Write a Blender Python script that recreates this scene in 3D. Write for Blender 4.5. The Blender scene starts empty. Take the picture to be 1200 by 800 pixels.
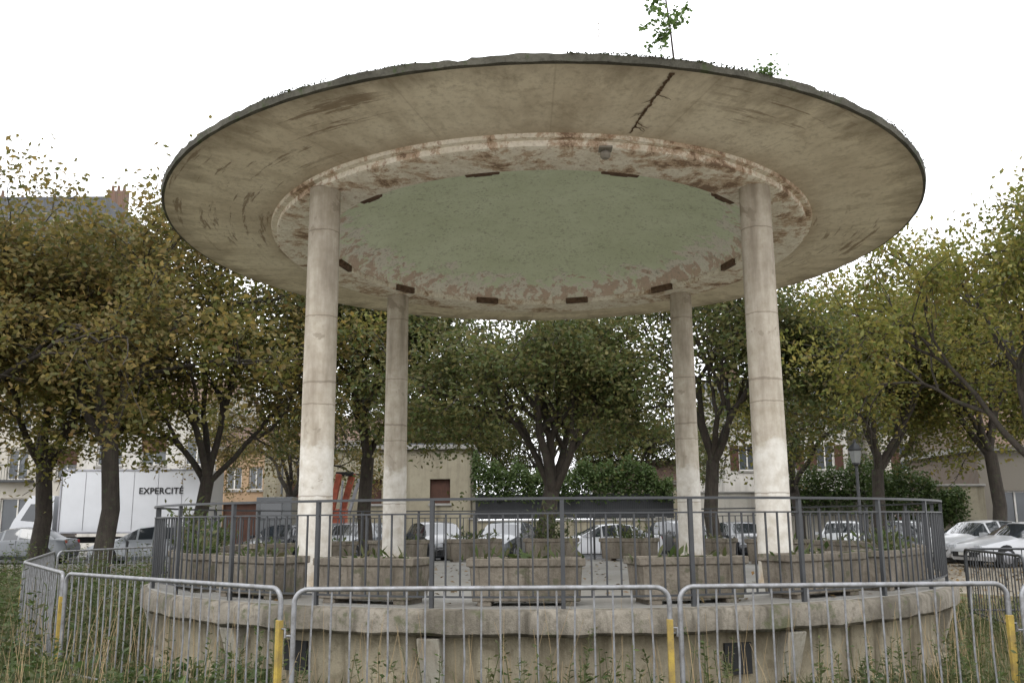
import bpy, math, random
import numpy as np
from mathutils import Vector, Matrix
R=math.radians
random.seed(3); np.random.seed(3)
SC=bpy.context.scene
# ------------------------------------------------------------ node helpers
class NT:
    def __init__(s,name):
        s.m=bpy.data.materials.new(name); s.m.use_nodes=True
        s.t=s.m.node_tree; s.t.nodes.clear()
        s.out=s.t.nodes.new('ShaderNodeOutputMaterial')
    def n(s,typ,ins=None,**props):
        nd=s.t.nodes.new(typ)
        for k,v in props.items(): setattr(nd,k,v)
        if ins:
            for k,v in ins.items(): s.set(nd.inputs[k],v)
        return nd
    def set(s,sock,v):
        if isinstance(v,bpy.types.NodeSocket): s.t.links.new(v,sock)
        else:
            if isinstance(v,(tuple,list)) and sock.type=='RGBA' and len(v)==3: v=(*v,1)
            sock.default_value=v
    def mix(s,f,a,b,mode='MIX'):
        nd=s.n('ShaderNodeMix',data_type='RGBA',blend_type=mode)
        s.set(nd.inputs[0],f); s.set(nd.inputs[6],a); s.set(nd.inputs[7],b)
        return nd.outputs[2]
    def math(s,op,a,b=None,clamp=False):
        nd=s.n('ShaderNodeMath',operation=op,use_clamp=clamp)
        s.set(nd.inputs[0],a)
        if b is not None: s.set(nd.inputs[1],b)
        return nd.outputs[0]
    def noise(s,vec,scale,detail=4,rough=.55,dist=0):
        nd=s.n('ShaderNodeTexNoise',{'Scale':scale,'Detail':detail,'Roughness':rough,'Distortion':dist})
        if vec is not None: s.set(nd.inputs['Vector'],vec)
        return nd.outputs['Fac']
    def ramp(s,f,stops):
        nd=s.n('ShaderNodeValToRGB'); cr=nd.color_ramp
        while len(cr.elements)<len(stops): cr.elements.new(.5)
        for e,(p,c) in zip(cr.elements,stops):
            e.position=p
            if not isinstance(c,(tuple,list)): c=(c,c,c)
            e.color=(*c,1)
        s.set(nd.inputs[0],f); return nd.outputs[0]
    def obj(s): return s.n('ShaderNodeTexCoord').outputs['Object']
    def xyz(s,v):
        nd=s.n('ShaderNodeSeparateXYZ',{0:v}); return nd.outputs
    def comb(s,x,y,z):
        return s.n('ShaderNodeCombineXYZ',{0:x,1:y,2:z}).outputs[0]
    def scale(s,v,sc):
        nd=s.n('ShaderNodeMapping'); s.set(nd.inputs[0],v); nd.inputs['Scale'].default_value=sc; return nd.outputs[0]
    def bump(s,h,st=.3,d=.01):
        return s.n('ShaderNodeBump',{'Strength':st,'Distance':d,'Height':h}).outputs[0]
    def done(s,col,rough=.8,nrm=None,metal=0,spec=.4,**kw):
        b=s.n('ShaderNodeBsdfPrincipled',{'Base Color':col,'Roughness':rough,'Metallic':metal,'Specular IOR Level':spec})
        if nrm is not None: s.set(b.inputs['Normal'],nrm)
        for k,v in kw.items(): s.set(b.inputs[k],v)
        s.t.links.new(b.outputs[0],s.out.inputs[0]); return s.m
    def doneleaf(s,col,tr=.35):
        b=s.n('ShaderNodeBsdfPrincipled',{'Base Color':col,'Roughness':.55,'Specular IOR Level':.3})
        t=s.n('ShaderNodeBsdfTranslucent',{'Color':col})
        mx=s.n('ShaderNodeMixShader',{0:tr,1:b.outputs[0],2:t.outputs[0]})
        s.t.links.new(mx.outputs[0],s.out.inputs[0]); return s.m

def plain(name,col,rough=.6,metal=0,spec=.4,var=.25,sc=3):
    s=NT(name); P=s.obj(); f=s.noise(P,sc,5)
    c=s.mix(s.ramp(f,[(.3,0),(.7,1)]),tuple(x*(1-var) for x in col),tuple(min(1,x*(1+var*.5)) for x in col))
    return s.done(c,rough,None,metal,spec)
def concrete(name,base,dirt,amt=.6,sc=1.0,streak=True,bump=.3,moss=None):
    s=NT(name); P=s.obj()
    f1=s.noise(P,.9*sc,6,.6); f2=s.noise(P,9*sc,6,.65); f3=s.noise(P,60*sc,3)
    c=s.mix(s.math('MULTIPLY',s.ramp(f1,[(.38,0),(.68,1)]),amt),base,dirt)
    if streak:
        f4=s.noise(s.scale(P,(6*sc,6*sc,.5*sc)),1,5,.6)
        c=s.mix(s.math('MULTIPLY',s.ramp(f4,[(.5,0),(.72,1)]),amt),c,tuple(x*.6 for x in dirt))
    c=s.mix(s.math('MULTIPLY',s.ramp(f2,[(.5,0),(.66,1)]),amt*.6),c,dirt)
    c=s.mix(.35,c,s.ramp(f3,[(.3,.55),(.7,1.0)]),'MULTIPLY')
    if moss:
        f5=s.noise(P,2.3*sc,7,.7)
        c=s.mix(s.math('MULTIPLY',s.ramp(f5,[(.55,0),(.63,1)]),.8),c,moss)
    return s.done(c,.88,s.bump(s.math('ADD',f2,s.math('MULTIPLY',f3,.3)),bump,.02),0,.25)
def leafmat(name,cols,tr=.35,nsc=.7):
    s=NT(name)
    g=s.n('ShaderNodeNewGeometry'); rnd=g.outputs['Random Per Island']
    k=len(cols)
    c=s.ramp(rnd,[(i/max(1,k-1),c) for i,c in enumerate(cols)])
    f=s.noise(s.obj(),nsc,3)
    c=s.mix(s.ramp(f,[(.35,0),(.65,.8)]),c,s.mix(1,c,(.6,.68,.6),'MULTIPLY'))
    return s.doneleaf(c,tr)
# ------------------------------------------------------------ mesh helpers
class MB:
    def __init__(s): s.v=[];s.f=[];s.m=[]
    def quad(s,a,b,c,d,mi=0):
        i=len(s.v); s.v+= [tuple(a),tuple(b),tuple(c),tuple(d)]; s.f.append((i,i+1,i+2,i+3)); s.m.append(mi)
    def hexa(s,p,mi=0):
        i=len(s.v); s.v+=[tuple(q) for q in p]
        for f in ((0,3,2,1),(4,5,6,7),(0,1,5,4),(1,2,6,5),(2,3,7,6),(3,0,4,7)):
            s.f.append(tuple(i+k for k in f)); s.m.append(mi)
    def box(s,c,sz,mi=0,rot=0,M=None):
        hx,hy,hz=sz[0]/2,sz[1]/2,sz[2]/2
        pts=[]
        for z in(-hz,hz):
            for x,y in((-hx,-hy),(hx,-hy),(hx,hy),(-hx,hy)):
                if M is not None: q=M@Vector((x,y,z))
                else: q=Vector((x*math.cos(rot)-y*math.sin(rot),x*math.sin(rot)+y*math.cos(rot),z))
                pts.append(q+Vector(c))
        s.hexa(pts,mi)
    def tube(s,pts,rad,n=8,mi=0,cap=True):
        pts=[Vector(p) for p in pts]
        if not isinstance(rad,(list,tuple)): rad=[rad]*len(pts)
        i0=len(s.v); up=None
        for k,p in enumerate(pts):
            if k==0: d=pts[1]-p
            elif k==len(pts)-1: d=p-pts[k-1]
            else: d=(pts[k+1]-p).normalized()+(p-pts[k-1]).normalized()
            d.normalize()
            if up is None:
                up=Vector((0,0,1)) if abs(d.z)<.9 else Vector((1,0,0))
            a=d.cross(up).normalized(); b=a.cross(d).normalized(); up=b
            for j in range(n):
                t=2*math.pi*j/n; s.v.append(tuple(p+(a*math.cos(t)+b*math.sin(t))*rad[k]))
        for k in range(len(pts)-1):
            for j in range(n):
                q=i0+k*n; s.f.append((q+j,q+(j+1)%n,q+n+(j+1)%n,q+n+j)); s.m.append(mi)
        if cap:
            s.f.append(tuple(i0+j for j in range(n))[::-1]); s.m.append(mi)
            q=i0+(len(pts)-1)*n; s.f.append(tuple(q+j for j in range(n))); s.m.append(mi)
    def lathe(s,prof,n=96,mi=0,c=(0,0),wob=None):
        i0=len(s.v); k=len(prof)
        for j in range(n):
            t=2*math.pi*j/n
            for i,(r,z) in enumerate(prof):
                w=wob(t,i) if wob else 0
                s.v.append((c[0]+r*math.cos(t),c[1]+r*math.sin(t),z+w))
        for j in range(n):
            a=i0+j*k; b=i0+((j+1)%n)*k
            for i in range(k-1):
                s.f.append((a+i,b+i,b+i+1,a+i+1)); s.m.append(mi)
    def obj(s,name,mats,parent=None,loc=(0,0,0),rot=0,ang=35,bev=0):
        me=bpy.data.meshes.new(name); me.from_pydata(s.v,[],s.f)
        for m in (mats if isinstance(mats,(list,tuple)) else [mats]): me.materials.append(m)
        me.polygons.foreach_set('material_index',s.m); me.update()
        me.shade_smooth(); me.set_sharp_from_angle(angle=R(ang))
        return place(name,me,parent,loc,rot,bev)
def place(name,me,parent=None,loc=(0,0,0),rot=0,bev=0):
    o=bpy.data.objects.new(name,me); SC.collection.objects.link(o)
    o.location=loc; o.rotation_euler=(0,0,rot)
    if parent: o.parent=parent
    if bev:
        b=o.modifiers.new('bevel','BEVEL'); b.width=bev; b.segments=2; b.limit_method='ANGLE'; b.angle_limit=R(40)
    return o
def empty(name,loc=(0,0,0),rot=0,parent=None):
    o=bpy.data.objects.new(name,None); o.empty_display_size=.3; SC.collection.objects.link(o); o.location=loc; o.rotation_euler=(0,0,rot)
    if parent:o.parent=parent
    return o
def leaves(name,C,L,W,A=None,upb=.6,fold=.15,rng=np.random):
    """one diamond face per leaf"""
    C=np.asarray(C,float); N=len(C)
    if A is None:
        A=rng.normal(size=(N,3)); A[:,2]=A[:,2]*.6-.25
    A=A/np.linalg.norm(A,axis=1)[:,None]
    n=rng.normal(size=(N,3)); n[:,2]+=upb
    B=np.cross(A,n); B/=np.linalg.norm(B,axis=1)[:,None]
    n=np.cross(B,A)
    L=np.broadcast_to(L,(N,))[:,None]; W=np.broadcast_to(W,(N,))[:,None]
    V=np.empty((N,4,3))
    V[:,0]=C; V[:,1]=C+A*L*.55+B*W*.5+n*W*fold; V[:,2]=C+A*L; V[:,3]=C+A*L*.55-B*W*.5+n*W*fold
    me=bpy.data.meshes.new(name)
    me.vertices.add(N*4); me.vertices.foreach_set('co',V.ravel())
    me.loops.add(N*4); me.loops.foreach_set('vertex_index',np.arange(N*4,dtype=np.int32))
    me.polygons.add(N); me.polygons.foreach_set('loop_start',np.arange(0,N*4,4,dtype=np.int32))
    me.polygons.foreach_set('loop_total',np.full(N,4,dtype=np.int32))
    me.update(); me.validate()
    return me
# ------------------------------------------------------------ camera
CH=1.55
cam=bpy.data.cameras.new('camera'); co=bpy.data.objects.new('camera',cam); SC.collection.objects.link(co)
cam.sensor_width=36; cam.lens=32.7; cam.clip_end=2000; cam.clip_start=.05
co.matrix_world=Matrix.Translation((0,0,CH))@Matrix.Rotation(R(100.9),4,'X')@Matrix.Rotation(R(-.4),4,'Z')
SC.camera=co
# ------------------------------------------------------------ world / light
SC.view_settings.view_transform='Standard'
try: SC.view_settings.look='None'
except Exception: pass
w=bpy.data.worlds.new('World'); SC.world=w; w.use_nodes=True; t=w.node_tree; t.nodes.clear()
sky=t.nodes.new('ShaderNodeTexSky'); sky.sky_type='NISHITA'; sky.sun_disc=False
SE,SR=R(52),R(200)
sky.sun_elevation=SE; sky.sun_rotation=SR; sky.dust_density=4; sky.air_density=1.0
hs=t.nodes.new('ShaderNodeHueSaturation'); hs.inputs['Saturation'].default_value=.2
mx=t.nodes.new('ShaderNodeMix'); mx.data_type='RGBA'; mx.inputs[0].default_value=.75
mx.inputs[7].default_value=(21.6,21.9,22.6,1)
bg=t.nodes.new('ShaderNodeBackground'); bg.inputs[1].default_value=.14
wo=t.nodes.new('ShaderNodeOutputWorld')
t.links.new(sky.outputs[0],hs.inputs['Color']); t.links.new(hs.outputs[0],mx.inputs[6]); t.links.new(mx.outputs[2],bg.inputs[0]); t.links.new(bg.outputs[0],wo.inputs[0])
sl=bpy.data.lights.new('sun','SUN'); sl.energy=.8; sl.angle=R(20); sl.color=(1,.98,.95)
so=bpy.data.objects.new('sun',sl); SC.collection.objects.link(so)
d=Vector((math.sin(SR)*math.cos(SE),math.cos(SR)*math.cos(SE),math.sin(SE)))
so.rotation_euler=d.to_track_quat('Z','Y').to_euler(); so.location=(0,0,30)
# ------------------------------------------------------------ materials
CX,CY=.41,13.0
def soffit_mat():
    s=NT('peeling_soffit'); P=s.obj(); x,y,z=s.xyz(P)[:3]
    r=s.math('SQRT',s.math('ADD',s.math('MULTIPLY',x,x),s.math('MULTIPLY',y,y)))
    cx=s.math('DIVIDE',x,r); cy=s.math('DIVIDE',y,r)
    pol=s.comb(s.math('MULTIPLY',cx,9),s.math('MULTIPLY',cy,9),s.math('MULTIPLY',r,.9))
    st=s.noise(pol,1.3,7,.65); big=s.noise(P,.55,5,.6,.4); fine=s.noise(P,14,6,.7)
    c=s.mix(s.ramp(big,[(.35,0),(.65,1)]),(.82,.755,.63),(.69,.615,.50))
    c=s.mix(s.math('MULTIPLY',s.ramp(st,[(.46,0),(.68,1)]),.55),c,(.44,.37,.275))
    c=s.mix(s.math('MULTIPLY',s.ramp(fine,[(.5,0),(.66,1)]),.42),c,(.38,.33,.255))
    blot=s.noise(P,2.6,9,.75,.5)
    c=s.mix(s.math('MULTIPLY',s.ramp(blot,[(.55,0),(.62,1)]),.35),c,(.34,.27,.19))
    cir=s.comb(s.math('MULTIPLY',cx,3),s.math('MULTIPLY',cy,3),s.math('MULTIPLY',r,7))
    fl=s.noise(cir,1.2,9,.72)
    flw=s.noise(P,.45,2,.5)
    m=s.math('MULTIPLY',s.ramp(fl,[(.56,0),(.60,1)]),s.ramp(flw,[(.45,0),(.58,1)]))
    c=s.mix(s.math('MULTIPLY',m,.75),c,(.24,.17,.11))
    rd=s.ramp(s.math('ADD',s.math('MULTIPLY',s.math('SUBTRACT',r,4.1),.9),s.math('MULTIPLY',s.math('SUBTRACT',st,.5),1.2)),[(.55,0),(1.0,1)])
    c=s.mix(s.math('MULTIPLY',rd,.65),c,(.23,.19,.14))
    hr=s.math('SUBTRACT',4.05,s.math('ADD',r,s.math('MULTIPLY',s.math('SUBTRACT',blot,.5),.9)))
    c=s.mix(s.math('MULTIPLY',s.ramp(hr,[(.0,0),(.3,1)]),.45),c,(.35,.27,.19))
    an=s.math('ARCTAN2',y,x); fr=s.math('FRACT',s.math('MULTIPLY',an,20/6.28318))
    j=s.math('LESS_THAN',fr,.012)
    c=s.mix(s.math('MULTIPLY',j,.22),c,(.3,.23,.16))
    return s.done(c,.9,s.bump(s.math('ADD',fine,m),.35,.02),0,.2)
def ring_mat():
    s=NT('ring_beam_paint'); P=s.obj(); x,y,z=s.xyz(P)[:3]
    f=s.noise(P,2.1,9,.76,.3); g=s.noise(P,5,7,.7); h=s.noise(P,25,4)
    c=s.mix(s.ramp(g,[(.4,0),(.65,1)]),(.88,.84,.76),(.70,.64,.54))
    c=s.mix(s.math('MULTIPLY',s.ramp(f,[(.51,0),(.535,1)]),.8),c,(.52,.38,.27))
    c=s.mix(s.math('MULTIPLY',s.ramp(f,[(.575,0),(.59,1)]),.85),c,(.22,.145,.10))
    c=s.mix(s.math('MULTIPLY',s.ramp(s.noise(P,9,7,.8),[(.57,0),(.60,1)]),.7),c,(.36,.22,.14))
    c=s.mix(s.math('MULTIPLY',s.ramp(h,[(.5,0),(.7,1)]),.35),c,(.33,.27,.2))
    return s.done(c,.9,s.bump(s.math('ADD',g,f),.5,.02),0,.2)
def dome_mat():
    s=NT('dome_green_paint'); P=s.obj(); x,y,z=s.xyz(P)[:3]
    r=s.math('SQRT',s.math('ADD',s.math('MULTIPLY',x,x),s.math('MULTIPLY',y,y)))
    f=s.noise(P,1.1,7,.65,.3); g=s.noise(P,3.2,8,.72); h=s.noise(P,22,6,.75)
    c=s.mix(s.ramp(f,[(.35,0),(.65,1)]),(.76,.83,.67),(.66,.73,.56))
    e=s.math('ADD',s.math('MULTIPLY',s.math('SUBTRACT',r,2.35),1.25),s.math('MULTIPLY',s.math('SUBTRACT',g,.5),3.2))
    c=s.mix(s.ramp(e,[(.45,0),(.62,1)]),c,(.80,.78,.72))
    e2=s.math('ADD',s.math('MULTIPLY',s.math('SUBTRACT',r,2.52),1.4),s.math('MULTIPLY',s.math('SUBTRACT',s.noise(P,4.5,8,.7,.4),.5),4.5))
    c=s.mix(s.math('MULTIPLY',s.ramp(e2,[(.62,0),(.7,1)]),.8),c,(.56,.41,.34))
    c=s.mix(s.math('MULTIPLY',s.ramp(h,[(.53,0),(.64,1)]),s.ramp(g,[(.40,0),(.60,.75)])),c,(.22,.22,.16))
    c=s.mix(s.math('MULTIPLY',s.ramp(s.noise(P,7,8,.8),[(.55,0),(.62,1)]),.45),c,(.36,.38,.29))
    return s.done(c,.85,s.bump(h,.2,.01),0,.2)
def column_mat():
    s=NT('column_concrete'); P=s.obj(); x,y,z=s.xyz(P)[:3]
    g=s.noise(P,6,7,.7); f=s.noise(s.scale(P,(5,5,.7)),1.3,6,.6); q=s.noise(P,2.0,7,.65,.5)
    c=s.mix(s.ramp(g,[(.35,0),(.7,1)]),(.48,.435,.365),(.33,.29,.225))
    c=s.mix(s.math('MULTIPLY',s.ramp(f,[(.42,0),(.68,1)]),.7),c,(.20,.165,.125))
    zz=s.math('ADD',z,s.math('MULTIPLY',s.math('SUBTRACT',q,.5),1.2))
    wh=s.ramp(s.math('MULTIPLY',zz,.2),[(.30,1),(.33,0)])
    c=s.mix(s.math('MULTIPLY',wh,.75),c,s.mix(s.ramp(g,[(.4,0),(.65,1)]),(.62,.60,.55),(.45,.41,.35)))
    pt=s.math('MULTIPLY',s.ramp(q,[(.60,0),(.62,1)]),.7)
    c=s.mix(pt,c,(.25,.215,.165))
    fr=s.math('FRACT',s.math('MULTIPLY',s.math('ADD',z,s.math('MULTIPLY',g,.05)),.98))
    c=s.mix(s.math('MULTIPLY',s.math('LESS_THAN',fr,.014),.5),c,(.12,.09,.06))
    fr=s.math('FRACT',s.math('MULTIPLY',s.math('ADD',z,s.math('MULTIPLY',q,.12)),.43))
    c=s.mix(s.math('MULTIPLY',s.math('LESS_THAN',fr,.012),.5),c,(.14,.11,.08))
    bt=s.ramp(z,[(.0,1),(.3,0)])
    c=s.mix(s.math('MULTIPLY',bt,s.ramp(g,[(.35,0),(.6,1)])),c,(.33,.25,.16))
    return s.done(c,.85,s.bump(s.math('ADD',g,pt),.4,.015),0,.25)
M_soff=soffit_mat(); M_ring=ring_mat(); M_dome=dome_mat(); M_col=column_mat()
M_rim=concrete('weathered_rim',(.10,.095,.075),(.03,.028,.02),.9,2,False,.6,(.04,.055,.02))
M_lip=concrete('platform_lip',(.24,.215,.175),(.075,.065,.048),.9,1.8,True,.6,(.07,.075,.038))
M_wall=concrete('platform_wall',(.34,.30,.215),(.13,.105,.068),.9,1.2,True,.4)
M_floor=concrete('platform_floor',(.28,.275,.255),(.17,.155,.13),.6,1.0,False,.3)
M_plant=concrete('planter_concrete',(.23,.20,.16),(.09,.075,.055),.8,3,True,.6,(.09,.09,.055))
M_corb=concrete('corbel',(.40,.38,.32),(.2,.16,.11),.6,3,True,.3)
M_iron=plain('iron_paint',(.032,.034,.037),.5,.0,.5,.3,8)
M_galv=NT('galvanised_steel'); _P=M_galv.obj(); _f=M_galv.noise(_P,14,6,.7)
M_galv=M_galv.done(M_galv.mix(M_galv.ramp(_f,[(.4,0),(.7,1)]),(.25,.255,.265),(.13,.125,.12)),.5,None,.55,.45)
M_yel=concrete('yellow_paint',(.40,.29,.06),(.18,.13,.06),.85,6,False,.2)
M_soil=plain('soil',(.06,.045,.03),.95,0,.1,.4,10)
M_rust=plain('rusty_bracket',(.13,.085,.06),.9,0,.2,.5,14)
M_dark=plain('dark_rubber',(.02,.02,.02),.7,0,.3,.3,10)
M_bark=concrete('bark',(.07,.058,.048),(.03,.026,.022),.7,3,True,1.0,(.055,.062,.038))
M_moss=leafmat('moss_leaves',[(.03,.045,.01),(.05,.07,.02),(.03,.03,.015),(.07,.065,.03)],.2,3)
M_lfA=leafmat('foliage_autumn',[(.20,.125,.05),(.13,.13,.04),(.29,.20,.06),(.10,.11,.036),(.22,.155,.055),(.09,.10,.034)],.5)
M_lfB=leafmat('foliage_green',[(.065,.088,.03),(.10,.125,.038),(.18,.155,.055),(.075,.095,.032),(.15,.12,.05),(.08,.105,.03)],.5)
M_lfC=leafmat('foliage_yellow_green',[(.13,.155,.04),(.26,.23,.055),(.11,.14,.033),(.31,.24,.06),(.15,.16,.04),(.20,.14,.05)],.5)
M_ivy=leafmat('ivy_leaves',[(.055,.09,.024),(.085,.125,.036),(.045,.075,.02),(.12,.14,.05)],.35,1.2)
M_weed=leafmat('weed_leaves',[(.055,.085,.022),(.08,.11,.032),(.11,.11,.045),(.045,.07,.02),(.17,.14,.08)],.35,1)
M_grass=leafmat('grass_blades',[(.06,.08,.028),(.095,.11,.04),(.17,.15,.08),(.07,.09,.03),(.23,.19,.115)],.3,.8)
M_fallen=leafmat('fallen_leaf',[(.17,.09,.035),(.22,.13,.04),(.10,.06,.03),(.25,.18,.07)],.1,2)
M_sap=leafmat('sapling_leaves',[(.10,.16,.04),(.13,.19,.06),(.07,.12,.03)],.5,3)
# ------------------------------------------------------------ ground
def grid_sheet(name,x0,x1,y0,y1,z,mat,nx=1,ny=1,bm=0):
    mb=MB()
    for i in range(nx):
        for j in range(ny):
            a=x0+(x1-x0)*i/nx;b=x0+(x1-x0)*(i+1)/nx;c=y0+(y1-y0)*j/ny;e=y0+(y1-y0)*(j+1)/ny
            mb.quad((a,c,z),(b,c,z),(b,e,z),(a,e,z))
    return mb.obj(name,mat)
s=NT('park_ground'); P=s.obj(); f=s.noise(P,.35,6,.6); g=s.noise(P,9,6,.7); h=s.noise(P,60,4)
c=s.mix(s.ramp(f,[(.4,0),(.6,1)]),(.30,.27,.22),(.22,.195,.155)); c=s.mix(s.math('MULTIPLY',s.ramp(g,[(.52,0),(.62,1)]),.5),c,(.15,.09,.045)); c=s.mix(.5,c,s.ramp(h,[(.3,.6),(.7,1.0)]),'MULTIPLY')
M_ground=s.done(c,.95,s.bump(g,.5,.03),0,.15)
grid_sheet('ground',-600,600,-300,900,0,M_ground)
s=NT('lawn_soil'); P=s.obj(); f=s.noise(P,.6,6,.6); g=s.noise(P,8,7,.7)
c=s.mix(s.ramp(f,[(.4,0),(.6,1)]),(.10,.11,.05),(.16,.135,.085)); c=s.mix(s.ramp(g,[(.5,0),(.65,1)]),c,(.07,.07,.035))
M_lawn=s.done(c,.95,s.bump(g,.8,.05),0,.1)
mb=MB(); mb.v=[(x,y,.004) for x,y in [(-22,5),(22,5),(22,9),(14,12),(9.5,20),(4,23),(-4,24),(-9,27),(-40,30),(-40,12)]]; mb.f=[tuple(range(10))]; mb.m=[0]; mb.obj('lawn',M_lawn)
s=NT('asphalt'); P=s.obj(); f=s.noise(P,.5,5); g=s.noise(P,80,3)
c=s.mix(s.ramp(f,[(.35,0),(.65,1)]),(.085,.085,.087),(.06,.06,.06)); c=s.mix(.5,c,s.ramp(g,[(.3,.6),(.7,1.2)]),'MULTIPLY')
M_asph=s.done(c,.9,s.bump(g,.3,.01),0,.25)
grid_sheet('street',-200,200,34.5,47,.004,M_asph)
M_kerb=concrete('kerb_stone',(.32,.31,.29),(.18,.17,.15),.5,2,False,.2)
M_pave=concrete('pavement_slabs',(.22,.215,.20),(.13,.125,.11),.5,1,False,.2)
mb=MB(); mb.box((0,34.35,.06),(400,.3,.12)); mb.obj('kerb',M_kerb)
mb=MB(); mb.box((0,47.15,.06),(400,.3,.12)); mb.obj('kerb',M_kerb)
mb=MB(); mb.box((0,49.0,.055),(400,3.38,.11)); mb.obj('pavement',M_pave)
M_line=plain('road_paint',(.6,.6,.58),.7,0,.3,.3,4)
mb=MB()
for i in range(-20,21): mb.quad((i*2.6-.06,42.0,.008),(i*2.6+.06,42.0,.008),(i*2.6+.06,46.8,.008),(i*2.6-.06,46.8,.008))
mb.obj('parking_markings',M_line)
# ------------------------------------------------------------ bandstand
H0=.83
BS=empty('bandstand',(CX,CY,0))
# roof is pitched about 1 degree for drainage, pivot at its front edge
RF=empty('roof',(0,-5.15,5.65),0,BS); RF.rotation_euler=(R(-1.05),0,0)
TB=math.tan(R(1.05))
def roofobj(mb,name,mat,ang=35,bev=0): return mb.obj(name,mat,RF,(0,5.15,-5.62),ang=ang,bev=bev)
NS=160
mb=MB(); mb.lathe([(3.70,5.556),(4.3,5.585),(5.0,5.615),(5.12,5.62)],NS); roofobj(mb,'soffit',M_soff,60)
mb=MB()
_rg=random.Random(2); chips=[(_rg.uniform(0,6.28),_rg.uniform(.006,.03),_rg.uniform(-.02,.012)) for _ in range(90)]
def wobr(t,i):
    if i in (3,4):
        v=.006*math.sin(23*t+1)+.005*math.sin(57*t)+.004*math.sin(131*t+2)
        for a,w_,h_ in chips:
            if abs(t-a)<w_: v+=h_
        return v
    return .004*math.sin(71*t) if i==1 else 0
mb.lathe([(5.12,5.621),(5.155,5.63),(5.16,5.66),(5.165,5.70),(5.10,5.735),(4.2,5.88),(2.5,6.2),(1,6.5),(.01,6.55)],720,0,wob=wobr); roofobj(mb,'roof_rim',M_rim,50)
mb=MB(); mb.lathe([(3.78,5.566),(3.77,5.515),(3.70,5.51),(3.70,5.445),(3.66,5.43),(3.09,5.43),(3.06,5.437),(3.06,5.515),(3.03,5.52)],NS); roofobj(mb,'ring_beam',M_ring,30)
mb=MB(); pr=[(3.04*math.cos(a)+.0,5.505+.68*math.sin(a)) for a in [i*math.pi/2/18 for i in range(18)]]+[(.01,6.185)]; mb.lathe(pr,NS); roofobj(mb,'dome',M_dome,80)
mb=MB(); _rg=random.Random(4)
for k in range(12):
    a=R(90+1+15+30*k)
    mb.box((3.045*math.cos(a),3.045*math.sin(a),5.470),(_rg.uniform(.36,.46),.07,.098),0,a+math.pi/2)
    mb.box((3.02*math.cos(a),3.02*math.sin(a),5.447),(.22,.06,.05),0,a+math.pi/2)
roofobj(mb,'light_brackets',M_rust,35,.012)
mb=MB(); lx,ly=.60,-3.62
mb.tube([(lx,ly,5.46),(lx,ly,5.40)],.02,8); mb.tube([(lx,ly,5.42),(lx,ly,5.39),(lx,ly,5.35),(lx,ly,5.33)],[.03,.055,.055,.035],14); mb.box((lx,ly-.02,5.43),(.14,.14,.02))
roofobj(mb,'ceiling_lamp',plain('lamp_housing',(.25,.23,.2),.6))
mb=MB()
def strip(pts,w,z0):
    for (a,b),(wa,wb) in zip(zip(pts[:-1],pts[1:]),zip(w[:-1],w[1:])):
        A=Vector((*a,0));B=Vector((*b,0)); n=(B-A).normalized().cross(Vector((0,0,1)))
        def zz(p): r=p.length; return 5.556+(r-3.7)*.0457-.006
        q=[A-n*wa,A+n*wa,B+n*wb,B-n*wb]
        mb.quad(*[(p.x,p.y,zz(Vector((p.x,p.y,0)))) for p in q])
rng=random.Random(5); pts=[];ws=[];xo=0
for i in range(61):
    t_=i/60; xo=xo*.85+rng.uniform(-.007,.007); pts.append((1.10-.24*t_+xo,-4.95+1.2*t_)); ws.append((.020*(1-t_*.7)+.003)*rng.uniform(.5,1.3))
strip(pts,ws,0)
for k in range(7):
    i=rng.randint(4,54); p=pts[i]; q=[p]; sx=rng.choice([-1,1])
    for j in range(6): q.append((q[-1][0]+sx*rng.uniform(.01,.03),q[-1][1]+rng.uniform(-.01,.04)))
    strip(q,[.006*(1-j/7)+.001 for j in range(7)],0)
roofobj(mb,'crack',plain('crack_dirt',(.14,.095,.065),.95,0,.1,.5,12))
# columns
CP=[(-2.62,-2.45),(2.49,-2.45),(-2.35,2.45),(2.47,2.45)]
for k,(sx,sy) in enumerate(CP):
    top=5.43+.03-(sy+5.15)*TB+.02-H0
    mb=MB()
    prof=[(.215,0),(.215,.04),(.193,.08)]+[(.192-.012*i/20,.1+(top-.1)*i/20) for i in range(21)]
    mb.lathe(prof,48)
    o=mb.obj('column',M_col,BS,(sx,sy,H0),ang=40); o.rotation_euler=(0,0,k*1.7+.6*(sx>0))
# platform
mb=MB(); mb.lathe([(.01,H0),(2.5,H0),(5.02,H0)],NS); mb.obj('platform_floor',M_floor,BS)
def wobl(t,i): return (.006*math.sin(37*t)+.004*math.sin(91*t+1)) if i in(3,4) else 0
mb=MB(); mb.lathe([(5.02,H0+.001),(5.08,H0-.015),(5.10,H0-.05),(5.10,H0-.19),(5.06,H0-.22),(4.88,H0-.23)],480,wob=wobl); mb.obj('platform_lip',M_lip,BS)
mb=MB(); mb.lathe([(4.88,H0-.23),(4.86,.12),(4.95,.1),(4.95,-.1)],NS); mb.obj('platform_wall',M_wall,BS)
mb=MB()
for a in [-128,-103,-66,-30,10,50,90,130,170,-160]:
    a=R(a); ca,sa=math.cos(a),math.sin(a)
    def P3(r,tt,z): return (r*ca-tt*sa,r*sa+tt*ca,z)
    mb.hexa([P3(4.8,-.1,.15),P3(4.9,-.1,.15),P3(4.9,.1,.15),P3(4.8,.1,.15),P3(4.8,-.1,.592),P3(5.05,-.1,.592),P3(5.05,.1,.592),P3(4.8,.1,.592)])
mb.obj('corbels',M_corb,BS,bev=.015)
mb=MB(); 
for a in (-119,-72):
    a=R(a); mb.box((4.87*math.cos(a),4.87*math.sin(a),.38),(.26,.06,.26),0,a+math.pi/2)
mb.obj('vents',M_dark,BS)
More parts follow.
